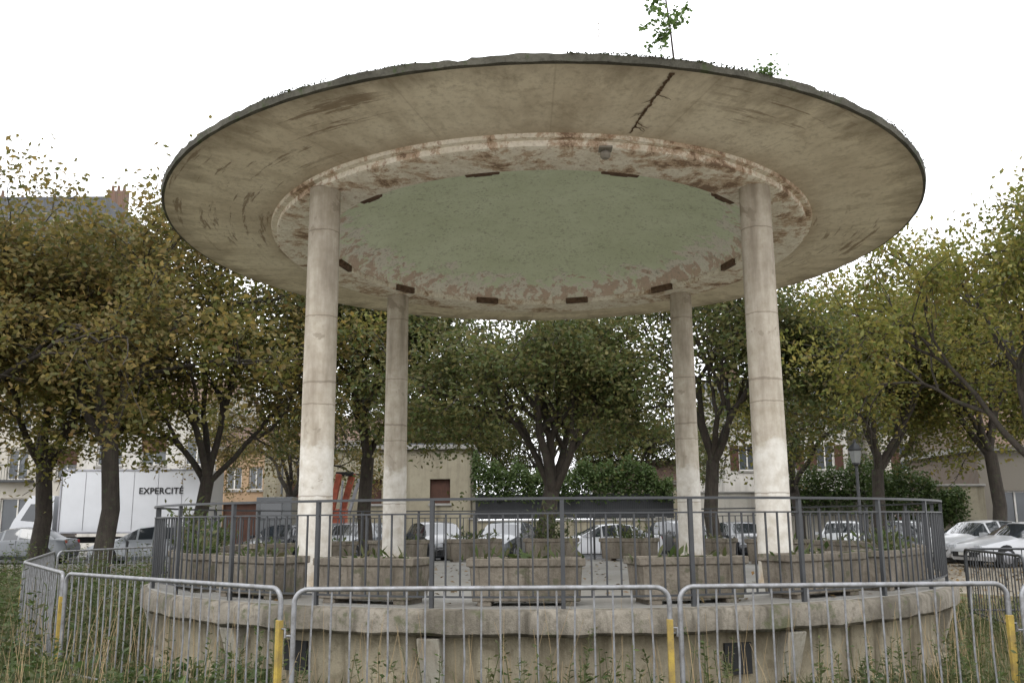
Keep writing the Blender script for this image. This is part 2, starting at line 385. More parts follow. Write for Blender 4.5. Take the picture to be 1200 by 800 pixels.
C=[]; 
for i in range(650):
    r=4.9*math.sqrt(random.random()); a=random.random()*6.283; C.append((r*math.cos(a),r*math.sin(a),H0+.012))
A=np.random.normal(size=(len(C),3)); A[:,2]*=.15
me=leaves('fallen_leaves',C,.07,.045,A,4); me.materials.append(M_fallen); place('floor_leaves',me,BS)
# moss and roof plants
C=[]
for i in range(11000):
    a=R(random.uniform(-180,0)); cl=math.sin(a*9+1)+math.sin(a*23)+math.sin(a*5.3)
    if cl<random.uniform(.2,2.6) and not(-1.55<a<-1.15 and random.random()<.8): continue
    r=random.uniform(5.0,5.185); C.append((r*math.cos(a),r*math.sin(a),5.695+abs(random.gauss(0,.008))+(5.17-r)*.15))
A=np.random.normal(size=(len(C),3)); A[:,2]=np.abs(A[:,2])*.3
me=leaves('moss',C,.024,.022,A,1); me.materials.append(M_moss); o=place('roof_moss',me,RF,(0,5.15,-5.62))
RP=empty('roof_sapling',(1.52,7.98,5.72))
mb=MB(); C=[];rng=random.Random(8)
stem=[Vector((0,0,0)),Vector((-.02,.0,.3)),Vector((-.05,0,.6)),Vector((-.08,0,1.0)),Vector((-.05,0,1.35))]
mb.tube(stem,[.011,.009,.008,.006,.003],6)
for i in range(26):
    t_=rng.uniform(.25,1); q=t_*4; k=min(3,int(q)); p=stem[k].lerp(stem[k+1],q-k)
    az=rng.uniform(0,6.28); dl=Vector((math.cos(az)-.45,math.sin(az),.1)).normalized()
    b=[p]; ln=rng.uniform(.18,.58)
    for j in range(4): dl=(dl+Vector((0,0,-.12))).normalized(); b.append(b[-1]+dl*ln/4)
    mb.tube(b,[.005,.004,.003,.003,.002],4)
    for j in range(26):
        q=rng.uniform(.2,1)*4; k=min(3,int(q)); pp=b[k].lerp(b[k+1],q-k)+Vector((rng.gauss(0,.02),rng.gauss(0,.02),rng.gauss(0,.02))); C.append(tuple(pp))
mb.obj('stem',M_bark,RP)
me=leaves('sapling_leaf',C,.05,.036); me.materials.append(M_sap); place('leaves',me,RP)
RP=empty('roof_weed',(2.45,8.28,5.72))
C=[(rng.gauss(0,.07),rng.gauss(0,.05),abs(rng.gauss(.04,.05))) for i in range(160)]
me=leaves('weed_leaf',C,.05,.025); me.materials.append(M_sap); place('leaves',me,RP)
RP=empty('roof_weed',(.82,7.9,5.72)); mb=MB()
mb.tube([(0,0,0),(0,0,.22),(.01,0,.45)],[.003,.002,.001],4); mb.obj('stalk',M_bark,RP)
C=[(rng.gauss(0,.012),rng.gauss(0,.012),rng.uniform(.2,.42)) for i in range(30)]
me=leaves('stalk_leaf',C,.02,.01); me.materials.append(M_fallen); place('leaves',me,RP)
# railing
mb=MB(); RR=4.98
def hoop(r,z,h,w): mb.lathe([(r-w,z),(r+w,z),(r+w,z+h),(r-w,z+h),(r-w,z)],NS)
hoop(RR,H0+.895,.022,.022); hoop(RR,H0+.775,.014,.012); hoop(RR,H0+.085,.016,.012)
NB=252; _rg=random.Random(6)
for i in range(NB):
    a=2*math.pi*i/NB+_rg.gauss(0,.0007)
    if i%9==0:
        mb.box((RR*math.cos(a),RR*math.sin(a),H0+.40),(.035,.035,.99),0,a)
    else:
        mb.box((RR*math.cos(a),RR*math.sin(a),H0+.436),(.014,.014,.69),0,a)
mb.obj('iron_railing',M_iron,None,(CX,CY,0))
# planters
def plant_leaves(n,sx,sy,h,seed):
    r=np.random.RandomState(seed); C=np.c_[r.normal(0,sx,n),r.normal(0,sy,n),np.abs(r.normal(0,h,n))]
    A=r.normal(size=(n,3)); A[:,2]=np.abs(A[:,2])*1.2; return leaves('plant',C,r.uniform(.06,.16,n),r.uniform(.02,.05,n),A,1,.15,r)
for k in range(20):
    a=R(-90-3.7+18*k); rr=4.58
    e=empty('concrete_planter',(CX+rr*math.cos(a),CY+rr*math.sin(a),H0),a+math.pi/2+random.uniform(-.03,.03))
    Lx,Ly,Hh=.515,.21,.40
    mb=MB()
    def ring(x,y,z): return [(-x,-y,z),(x,-y,z),(x,y,z),(-x,y,z)]
    rs=[ring(Lx-.05,Ly-.03,.04),ring(Lx-.03,Ly-.015,.33),ring(Lx,Ly,.335),ring(Lx,Ly,Hh),ring(Lx-.05,Ly-.05,Hh),ring(Lx-.055,Ly-.055,.3)]
    i0=len(mb.v)
    for r_ in rs: mb.v+=r_
    for q in range(len(rs)-1):
        for j in range(4):
            mb.f.append((i0+q*4+j,i0+q*4+(j+1)%4,i0+q*4+4+(j+1)%4,i0+q*4+4+j)); mb.m.append(0)
    mb.f.append((i0+3,i0+2,i0+1,i0)); mb.m.append(0)
    mb.box((-.36,0,.02),(.12,.34,.045)); mb.box((.36,0,.02),(.12,.34,.045))
    mb.obj('trough',M_plant,e,ang=30,bev=.012)
    mb=MB(); mb.quad(*[(x,y,.34) for x,y in((-Lx+.05,-Ly+.05),(Lx-.05,-Ly+.05),(Lx-.05,Ly-.05),(-Lx+.05,Ly-.05))]); mb.obj('soil',M_soil,e)
    n,h={9:(200,.12),10:(420,.28),11:(120,.08),0:(70,.06),15:(300,.2),16:(320,.22),17:(160,.1),18:(60,.06),3:(120,.08),5:(140,.1)}.get(k,(40,.04))
    me=plant_leaves(n,.22,.09,h,k); me.materials.append(M_weed); place('weeds',me,e,(0,0,.34))
# ------------------------------------------------------------ crowd barriers
def barrier(a,b,h=1.1,yellow=True,mat=None,name='crowd_barrier'):
    a=Vector((*a,0));b=Vector((*b,0)); L=(b-a).length; ang=math.atan2(b.y-a.y,b.x-a.x)
    e=empty(name,a,ang); mb=MB(); r=.10; z0=.18
    pts=[(0.02,0,0.02),(0.02,0,.5)]
    for i in range(7): t_=math.pi-i*math.pi/12; pts.append((.02+r+r*math.cos(t_),0,h-.02-r+r*math.sin(t_)))
    for i in range(7): t_=math.pi/2-i*math.pi/12; pts.append((L-.02-r+r*math.cos(t_),0,h-.02-r+r*math.sin(t_)))
    pts+=[(L-.02,0,.5),(L-.02,0,.02)]
    mb.tube(pts,.0185,10)
    mb.tube([(.02,0,z0),(L-.02,0,z0)],.0145,8)
    n=int(round(L/.137)); rg=random.Random(int(L*1000))
    for i in range(1,n):
        x=.02+(L-.04)*i/n; bx=rg.gauss(0,.006)
        mb.tube([(x,0,z0),(x+bx,rg.gauss(0,.006),.6),(x,0,h-.03)],.0075,6,cap=False)
    for x in(.25,L-.25):
        mb.tube([(x,-.28,.02),(x,-.2,.05),(x,0,z0),(x,.2,.05),(x,.28,.02)],.013,8)
    mb.tube([(L-.03,0,h-.3),(L+.03,0.01,h-.3),(L+.03,.01,h-.36)],.008,6)
    mb.tube([(.03,0,h-.34),(-.03,.01,h-.34)],.008,6)
    mb.obj('frame',mat or M_galv,e,ang=50)
    if yellow:
        mb=MB(); mb.box((L-.022,-.004,.5),(.042,.042,.72)); mb.obj('end_sleeve',M_yel,e,bev=.004)
    return e
barrier((-1.585,6.86),(1.125,6.84))
barrier((1.165,6.87),(3.60,6.98))
barrier((3.64,6.93),(6.2,7.5))
barrier((-4.33,9.25),(-1.67,6.95))
barrier((-6.15,12.0),(-4.38,9.32))
barrier((-7.9,16.4),(-6.2,12.1))
barrier((-7.2,19.6),(-7.9,16.5),yellow=False)
barrier((-4.6,20.3),(-7.15,19.7),yellow=False)
barrier((6.9,14.6),(9.3,14.2),yellow=False,mat=M_iron)
barrier((9.35,14.2),(11.8,14.5),yellow=False,mat=M_iron)
barrier((6.3,11.8),(6.85,14.5),yellow=False,mat=M_iron)
# ------------------------------------------------------------ grass, weeds
rs=np.random.RandomState(11)
def ok(x,y): return (x-CX)**2+(y-CY)**2>5.0**2
P_=[]
while len(P_)<80000:
    y=5.2+ (rs.rand()**1.7)*21; x=(rs.rand()*2-1)*(y*.62+1)
    if y>9.5 and x>5 and (x>14 or y>17): continue
    if y>20 and x>-5: continue
    if ok(x,y): P_.append((x,y,0))
P_=np.array(P_); n=len(P_)
A=rs.normal(0,.38,(n,3)); A[:,2]=1
den=(np.sin(P_[:,0]*1.3+1)+np.sin(P_[:,1]*1.7)+np.sin(P_[:,0]*3.1+P_[:,1]*2.3))/3
Lh=rs.uniform(.07,.28,n)*(1+.6*den)
me=leaves('grass',P_,Lh,rs.uniform(.006,.014,n),A,.1,.1,rs); me.materials.append(M_grass); place('grass',me)
def weed_patch(name,spots,mat,hs=(.3,.8),nl=26,ll=(.05,.12)):
    mbv=MB(); C=[];A=[];Ls=[]
    for (x,y,sc) in spots:
        h=rs.uniform(*hs)*sc; dx,dy=rs.normal(0,.12,2)*h
        p0=Vector((x,y,0));p1=Vector((x+dx*.4,y+dy*.4,h*.5));p2=Vector((x+dx,y+dy,h))
        mbv.tube([p0,p1,p2],[.005,.004,.002],3,cap=False)
        for j in range(nl):
            t_=rs.uniform(.08,1); p=p0.lerp(p1,t_*2) if t_<.5 else p1.lerp(p2,t_*2-1)
            az=rs.uniform(0,6.28); el=rs.uniform(-.2,.9)
            C.append(tuple(p)); A.append((math.cos(az),math.sin(az),el)); Ls.append(rs.uniform(*ll)*(1.25-t_*.7))
    e=empty(name); mbv.obj('stems',M_weed,e)
    Ls=np.array(Ls); me=leaves('weed_leaves',C,Ls,Ls*.36,np.array(A),1.2,.12,rs); me.materials.append(mat); place('leaves',me,e)
sp=[]
while len(sp)<700:
    y=rs.uniform(9,27); x=-rs.uniform(.30,.62)*y-1
    if ok(x,y): sp.append((x,y,rs.uniform(.6,1.5)))
weed_patch('weeds',sp,M_weed,(.35,.95),28,(.06,.15))
sp=[]
while len(sp)<380:
    y=rs.uniform(6.3,8.6); x=rs.uniform(-5.2,5.2)
    if ok(x,y) and math.sin(x*2.1+1)+math.sin(x*5.3)>rs.uniform(-1.5,1.2): sp.append((x,y,1))
weed_patch('weeds',sp,M_weed,(.2,.74),26,(.035,.10))
sp=[]
while len(sp)<130:
    y=rs.uniform(7,16); x=rs.uniform(4.5,9)
    if ok(x,y): sp.append((x,y,1))
weed_patch('weeds',sp,M_weed,(.2,.6),24,(.04,.1))
sp=[]
while len(sp)<80:
    y=rs.uniform(7.2,9.6); x=-rs.uniform(2.2,5.2)
    if ok(x,y): sp.append((x,y,1))
weed_patch('broadleaf_weeds',sp,M_ivy,(.12,.4),16,(.12,.24))
mb=MB()
for i in range(900):
    y=rs.uniform(6.3,11); x=rs.uniform(-6.5,6.5)
    if not ok(x,y): continue
    h=rs.uniform(.35,.95); dx,dy=rs.normal(0,.1,2)
    mb.tube([(x,y,0),(x+dx*.4,y+dy*.4,h*.6),(x+dx,y+dy,h)],[.0025,.002,.001],3,cap=False)
mb.obj('dry_stalks',plain('dry_stalk',(.27,.2,.11),.9),None)
C=np.c_[rs.uniform(-26,26,16000),rs.uniform(5,34,16000),np.full(16000,.015)]
C=C[[ok(a,b) for a,b,_ in C]]
A=rs.normal(size=(len(C),3)); A[:,2]*=.2
me=leaves('fallen_leaves',C,rs.uniform(.08,.17,len(C)),.08,A,4,.15,rs); me.materials.append(M_fallen); place('fallen_leaves',me)
# ------------------------------------------------------------ trees
def make_tree(seed,trunk=3.3,tr=.24,limbs=5,L0=2.5,maxd=5,nleaf=30,sig=.38,zmin=3.3,el0=42,keepf=.6):
    rg=random.Random(seed); mb=MB(); terms=[]
    def jit(a): return Vector((rg.gauss(0,a),rg.gauss(0,a),rg.gauss(0,a)))
    def grow(p,d,L,r,dep,sec):
        pts=[p]; rad=[r]; ns=4 if dep<3 else 3
        for i in range(ns):
            d=(d+jit(.15)+Vector((0,0,.04 if dep<3 else -.03))).normalized(); p=p+d*L/ns; pts.append(p); rad.append(r*(1-.36*(i+1)/ns))
            if dep>=4 and sec>0: terms.append(p+jit(.15))
        mb.tube(pts,rad,8 if dep<2 else (6 if dep<4 else 4),0,False)
        if dep>=maxd:
            if sec>0: terms.append(p)
            return
        k=3 if dep<=3 else 2
        for j in range(k):
            ang=R(rg.uniform(18,52)); az=rg.uniform(0,6.28)+j*2.1
            a=d.orthogonal().normalized(); b=d.cross(a)
            nd=(d*math.cos(ang)+(a*math.cos(az)+b*math.sin(az))*math.sin(ang)).normalized()
            st=pts[-1] if j<2 else pts[-2]
            # whole side branches can be nearly bare: gaps in the crown
            s2=0 if (dep==2 and rg.random()<.2) else sec
            grow(st,nd,L*rg.uniform(.6,.92),r*rg.uniform(.5,.64),dep+1,s2)
    pts=[Vector((0,0,-.1)),Vector((0,0,.25)),Vector((rg.gauss(0,.08),rg.gauss(0,.08),trunk*.5)),Vector((rg.gauss(0,.12),rg.gauss(0,.12),trunk))]
    mb.tube(pts,[tr*1.5,tr*1.12,tr,tr*.92],12,0,False)
    for j in range(limbs):
        az=6.283*j/limbs+rg.uniform(-.4,.4); el=R(rg.uniform(el0,70)) if j<limbs-1 else R(84)
        d=Vector((math.cos(az)*math.cos(el),math.sin(az)*math.cos(el),math.sin(el)))
        grow(pts[-1]+Vector((0,0,rg.uniform(-.6,.1) if j else 0)),d,L0*rg.uniform(.75,1.25),tr*rg.uniform(.45,.62),1,1)
    r=np.random.RandomState(seed); T=np.array([tuple(t_) for t_ in terms])
    keep=r.rand(len(T))<keepf; T=T[keep]
    low=r.rand(len(T))<.14; T2=T[low].copy(); T2[:,2]-=r.uniform(.5,2.2,len(T2)); T=np.vstack([T,T2])
    C=np.repeat(T,nleaf,0)+r.normal(0,sig,(len(T)*nleaf,3))*np.array([1,1,.7])
    C=C[C[:,2]>zmin+r.normal(0,.45,len(C))]
    lm=leaves('foliage%d'%seed,C,r.uniform(.12,.25,len(C)),r.uniform(.07,.14,len(C)),None,.7,.15,r)
    me=bpy.data.meshes.new('wood%d'%seed); me.from_pydata(mb.v,[],mb.f); me.materials.append(M_bark); me.shade_smooth()
    lm.materials.append(M_lfB)
    return me,lm,float(np.percentile(C[:,2],99.7)),len(C)
VAR=[make_tree(s_,**kw) for s_,kw in [(1,{}),(2,dict(limbs=5,trunk=3.6)),(5,dict(limbs=6,trunk=3.0,L0=2.6,tr=.3,zmin=2.6,el0=32,nleaf=32,keepf=.68)),(9,dict(limbs=5,trunk=3.4,nleaf=22,sig=.34))]]
def tree(x,y,h,v,mat,rot=None,name='chestnut_tree',wide=1.0,zoff=0):
    wm,lm,hh=VAR[v][:3]; sc=h/hh
    e=empty(name,(x,y,0),random.uniform(0,6.28) if rot is None else rot); e.scale=(sc*wide,sc*wide,sc)
    place('trunk',wm,e); o=place('foliage',lm,e); o.material_slots[0].link='OBJECT'; o.material_slots[0].material=mat
def PX(px,Y): return (px-600)/1108*Y
tree(PX(45,30),30,13.0,0,M_lfA,.3)
tree(PX(120,27.5),27.5,12.4,1,M_lfA,1.2)
tree(PX(237,31),31,11.2,0,M_lfC,2.0,wide=1.05)
tree(PX(430,33),33,12,1,M_lfB,2.9,wide=.95)
tree(PX(637,28),28,11,2,M_lfB,.9)
tree(PX(838,31),31,11,1,M_lfB,3.3)
tree(PX(1030,34),34,10.4,1,M_lfC,4.4)
tree(PX(1222,24),24,11.4,0,M_lfC,5.0,wide=.85)
tree(PX(1165,34),34,12.4,1,M_lfC,.4,wide=.9)
tree(PX(-60,26),26,12,3,M_lfA,2.2)
tree(PX(935,44),44,11.5,3,M_lfB,1.7)
tree(PX(335,44),44,10,3,M_lfA,5.1)
tree(PX(535,56),56,12,2,M_lfB,5.5)
tree(PX(735,57),57,12,2,M_lfB,4.0)
tree(PX(640,60),60,13,0,M_lfB,1.0)
tree(PX(1310,36),36,13,0,M_lfC,1.0)
# ------------------------------------------------------------ buildings
def glassmat():
    s=NT('window_glass'); f=s.noise(s.obj(),.8,3); return s.done(s.mix(f,(.03,.035,.04),(.09,.10,.11)),.12,None,0,.6)
M_glass=glassmat(); M_frame=plain('window_frame',(.6,.58,.54),.6); M_shut=concrete('brown_shutter',(.09,.045,.032),(.05,.03,.025),.5,4,True,.2)
M_fac1=concrete('stone_facade',(.52,.49,.43),(.34,.31,.26),.5,.35,True,.2)
M_fac2=concrete('cream_render',(.33,.30,.22),(.2,.17,.12),.6,.4,True,.2)
M_white=concrete('white_render',(.55,.53,.49),(.36,.34,.3),.5,.4,True,.2)
M_or=concrete('ochre_render',(.42,.29,.18),(.3,.21,.14),.5,.5,True,.2)
M_brick=NT('brick'); _b=M_brick.n('ShaderNodeTexBrick',{'Vector':M_brick.scale(M_brick.obj(),(1,1,1)),'Color1':(.15,.085,.06,1),'Color2':(.11,.07,.05,1),'Mortar':(.2,.18,.15,1),'Scale':4.0}); M_brick=M_brick.done(_b.outputs[0],.9)
s=NT('clay_tiles'); P=s.obj(); wv=s.n('ShaderNodeTexWave',{'Vector':P,'Scale':3.2,'Distortion':.4,'Detail':2}); f=s.noise(P,3,6,.7)
M_tile=s.done(s.mix(f,s.mix(s.ramp(f,[(.4,0),(.6,1)]),(.19,.11,.075),(.13,.085,.065)),(.10,.07,.055)),.9,s.bump(wv.outputs[1],.5,.05))
M_slate=concrete('slate_roof',(.10,.105,.115),(.06,.06,.065),.5,1,True,.3)
Z=Vector((0,0,1))
def obox(mb,O,ux,x0,x1,z0,z1,d0,d1,mi):
    n=ux.cross(Z)
    def Q(x,d,z): return O+ux*x+n*d+Z*z
    mb.hexa([Q(x0,d1,z0),Q(x1,d1,z0),Q(x1,d0,z0),Q(x0,d0,z0),Q(x0,d1,z1),Q(x1,d1,z1),Q(x1,d0,z1),Q(x0,d0,z1)],mi)
def facade(mb,O,ux,W,H,wins,rec=.2,shut=False):
    n=ux.cross(Z)
    def Q(x,z,d=0): return O+ux*x+Z*z-n*d
    xs=sorted({0,W,*[a for w_ in wins for a in(w_[0],w_[0]+w_[2])]}); zs=sorted({0,H,*[a for w_ in wins for a in(w_[1],w_[1]+w_[3])]})
    for a,b in zip(xs[:-1],xs[1:]):
        for c,e in zip(zs[:-1],zs[1:]):
            mx_,mz=(a+b)/2,(c+e)/2
            if any(w_[0]<mx_<w_[0]+w_[2] and w_[1]<mz<w_[1]+w_[3] for w_ in wins): continue
            mb.quad(Q(a,c),Q(b,c),Q(b,e),Q(a,e),0)
    for w_ in wins:
        x,z,ww,hh=w_[:4]; kind=w_[4] if len(w_)>4 else 'w'
        for p,q in (((x,z),(x+ww,z)),((x+ww,z),(x+ww,z+hh)),((x+ww,z+hh),(x,z+hh)),((x,z+hh),(x,z))):
            mb.quad(Q(*p),Q(*q),Q(*q,rec),Q(*p,rec),0)
        mb.quad(Q(x,z,rec),Q(x+ww,z,rec),Q(x+ww,z+hh,rec),Q(x,z+hh,rec),3 if kind=='s' else 1)
        if kind in 'wb':
            fw=.07
            for (a,b,c,e) in ((x,x+ww,z,z+fw),(x,x+ww,z+hh-fw,z+hh),(x,x+fw,z+fw,z+hh-fw),(x+ww-fw,x+ww,z+fw,z+hh-fw),(x+ww/2-.04,x+ww/2+.04,z+fw,z+hh-fw)):
                obox(mb,O,ux,a,b,c,e,-rec+.003,-rec+.05,2)
        if kind=='b': obox(mb,O,ux,x+.01,x+ww-.01,z+hh*.5,z+hh-.01,-rec+.055,-rec+.09,3)
        obox(mb,O,ux,x-.08,x+ww+.08,z-.12,z-.003,.003,.09,4)
        if shut:
            for sx in (x-ww*.5-.02,x+ww+.02): obox(mb,O,ux,sx,sx+ww*.5,z,z+hh,.003,.05,3)
def building(name,x,y,W,H,D,wins,wall,roof='flat',rh=2,rmat=None,rot=0,shut=False,cornice=True,chim=()):
    e=empty(name,(x,y,0),rot); mb=MB()
    facade(mb,Vector((0,0,0)),Vector((1,0,0)),W,H,wins,shut=shut)
    facade(mb,Vector((W,0,0)),Vector((0,1,0)),D,H,[(1.2+3*i,zz,1.1,1.5) for i in range(int((D-2)/3)) for zz in np.arange(1.2,H-2,3.0)])
    facade(mb,Vector((0,D,0)),Vector((0,-1,0)),D,H,[(1.2+3*i,zz,1.1,1.5) for i in range(int((D-2)/3)) for zz in np.arange(1.2,H-2,3.0)])
    mb.quad((0,D,0),(W,D,0),(W,D,H),(0,D,H),0)
    if cornice:
        mb.box((W/2,D/2,H+.12),(W+.5,D+.5,.24),4)
    mb.obj('walls',[wall,M_glass,M_frame,M_shut,M_kerb],e,ang=20)
    mb=MB(); z=H+(.243 if cornice else .003)
    if roof=='gable':
        o=.3
        mb.quad((-o,-o,z-.1),(W+o,-o,z-.1),(W+o,D/2,z+rh),(-o,D/2,z+rh)); mb.quad((-o,D+o,z-.1),(-o,D/2,z+rh),(W+o,D/2,z+rh),(W+o,D+o,z-.1))
        mb.v+=[(0,0,z),(0,D,z),(0,D/2,z+rh-.02),(W,0,z),(W,D,z),(W,D/2,z+rh-.02)]; i=len(mb.v)-6
        mb.f+=[(i,i+2,i+1),(i+3,i+4,i+5)]; mb.m+=[1,1]
    elif roof=='mansard':
        s_=.9; q=[(0,0,z),(W,0,z),(W,D,z),(0,D,z),(s_,s_,z+rh),(W-s_,s_,z+rh),(W-s_,D-s_,z+rh),(s_,D-s_,z+rh)]; mb.hexa(q,0)
        for i in range(int(W/3.2)): mb.box((1.9+3.2*i,.6,z+rh*.45),(1.3,1.0,1.7),1)
        for i in range(int(W/3.2)): mb.quad(*[(1.9+3.2*i+a,.095,z+rh*.45+b) for a,b in((-.45,-.7),(.45,-.7),(.45,.6),(-.45,.6))],2)
    else: mb.box((W/2,D/2,z+.05),(W-.3,D-.3,.1),0)
    for (cx_,cy_,hh) in chim:
        mb.box((cx_,cy_,z+rh+hh/2-.4),(1.3,.6,hh+.8),3)
        for q in(-.4,0,.4): mb.tube([(cx_+q,cy_,z+rh+hh),(cx_+q,cy_,z+rh+hh+.45)],[.12,.1],8,3)
    mb.obj('roof',[rmat or M_slate,wall,M_glass,M_brick],e,ang=20)
    return e
W=24.5; _rg=random.Random(12)
wins=[(1.2+3.0*i,4.2+3.05*k,1.25,1.8,_rg.choice('wwb')) for i in range(8) for k in range(4)]+[(1.0+3.0*i,.9,2.0,2.2,_rg.choice('wbs')) for i in range(8)]
building('apartment_building',-50,57,W,17.4,12,wins,M_fac1,'mansard',4.9,M_slate,0,False,True,[(5,5,1.5),(14,5,1.5),(22.5,5,1.8)])
mbx=MB()
for k in range(4): 
    for i in range(8):
        if (i+k)%2==0:
            mbx.box((-50+1.8+3*i,56.6,4.1+3.05*k),(2.3,.8,.14)); 
            for j in range(12): mbx.box((-50+.75+3*i+j*.19,56.23,4.6+3.05*k),(.02,.02,.9))
            mbx.box((-50+1.8+3*i,56.23,5.06+3.05*k),(2.3,.04,.05))
mbx.obj('balconies',M_iron)
building('white_house',-25.3,55,8.0,8.2,9,[(.8,4.9,1.5,1.6),(3.4,4.9,1.5,1.6,'b'),(6.0,4.9,1.3,1.6),(.8,1.3,1.8,1.9,'s'),(3.6,.15,1.1,2.4,'s'),(5.5,1.2,1.7,1.7,'b')],M_white,'gable',2.2,M_tile,0,False)
building('ochre_house',-17.1,54,3.2,5.6,8,[(.6,3.4,.9,1.3),(1.9,3.4,.8,1.3),(.5,.15,2.1,2.5,'s')],M_or,'gable',1.6,M_tile,0)
building('cream_low_building',-13.5,50.9,11.2,5.4,7,[(5.3,2.5,1.1,1.3,'s'),(9.0,2.5,1.1,1.3,'s'),(1.2,2.5,1.1,1.3,'s')],M_fac2,'flat')
building('tiled_house',-14.5,62,9,6.6,8,[(1+2.6*i,4.2,1.2,1.5) for i in range(3)],M_fac1,'gable',2.0,M_tile,0,True,True,[(7,4,1)])
building('rendered_house',13.5,60,8,7.6,8,[(1+2.5*i,zz,1.1,1.6) for i in range(3) for zz in(1.3,4.6)],M_white,'gable',3.2,M_slate,0,True,True,[(1.5,4,1)])
building('rendered_house',23,58,8,7.0,8,[(1+2.5*i,zz,1.1,1.6) for i in range(3) for zz in(1.3,4.4)],M_fac1,'gable',3.4,M_slate,0,True,True,[(5,4,1)])
building('brick_house',22.3,45,9,4.7,8,[(1,1.2,1.4,1.6),(3.6,1.2,1.4,1.6),(6.2,.2,1.2,2.3,'s')],M_brick,'gable',2.6,M_tile,0)
building('brown_roof_house',5.2,56,5,3.6,6,[(.8,1.6,1.2,1.4),(3,1.6,1.2,1.4)],M_fac2,'gable',1.4,M_tile,0)
building('apartment_building',34,62,16,12,10,[(1.2+3.0*i,1.2+3.05*k,1.25,1.7) for i in range(5) for k in range(3)],M_fac1,'mansard',3,M_slate,0,True)
def wall(name,x0,x1,y,h,mat,th=.3,cap=True):
    mb=MB(); mb.box(((x0+x1)/2,y,h/2),(x1-x0,th,h),0)
    if cap: mb.box(((x0+x1)/2,y,h+.05),(x1-x0+.1,th+.16,.1),1)
    x=x0
    while x<x1: mb.box((x,y,h/2+.06),(.45,th+.12,h+.12),0); mb.box((x,y,h+.18),(.6,th+.26,.12),1); x+=5
    mb.obj(name,[mat,M_kerb],None,bev=.02)
wall('garden_wall',-2.1,8.6,50.8,1.5,M_fac2)
mb=MB()
for i in range(107): mb.box((-2+.1*i,50.8,2.3),(.05,.03,1.35))
mb.box((3.3,50.8,1.8),(10.6,.04,.06)); mb.box((3.3,50.8,2.85),(10.6,.04,.06)); mb.box((3.3,50.85,2.3),(10.6,.01,1.3)); mb.obj('metal_fence',M_iron)
wall('garden_wall',9.0,20.0,50.0,2.9,M_fac1)
wall('garden_wall',19.5,22.2,44.5,3.0,M_fac2)
def hedge(name,x0,x1,y,z0,z1,th,n,mat,seed,var=1):
    r=np.random.RandomState(seed); x=r.uniform(x0,x1,n)
    top=z1+var*(.45*np.sin(x*.9+seed)+.3*np.sin(x*2.1)+.2*np.sin(x*5.3)+.12*np.sin(x*11))+r.normal(0,.12,n)
    z=z0+(top-z0)*r.rand(n)**.7; yy=y+r.normal(0,th*.4,n)
    me=leaves(name,np.c_[x,yy,z],r.uniform(.10,.22,n),r.uniform(.07,.15,n),None,.7,.15,r); me.materials.append(mat); place(name,me)
hedge('ivy_hedge',-2.2,8.6,51.0,2.5,4.3,1.1,17000,M_ivy,3)
hedge('ivy_hedge',14.0,20.5,49.6,1.8,4.1,.9,9000,M_ivy,4)
hedge('ivy_hedge',16.6,21.0,44.0,1.2,3.4,.9,6000,M_ivy,5)
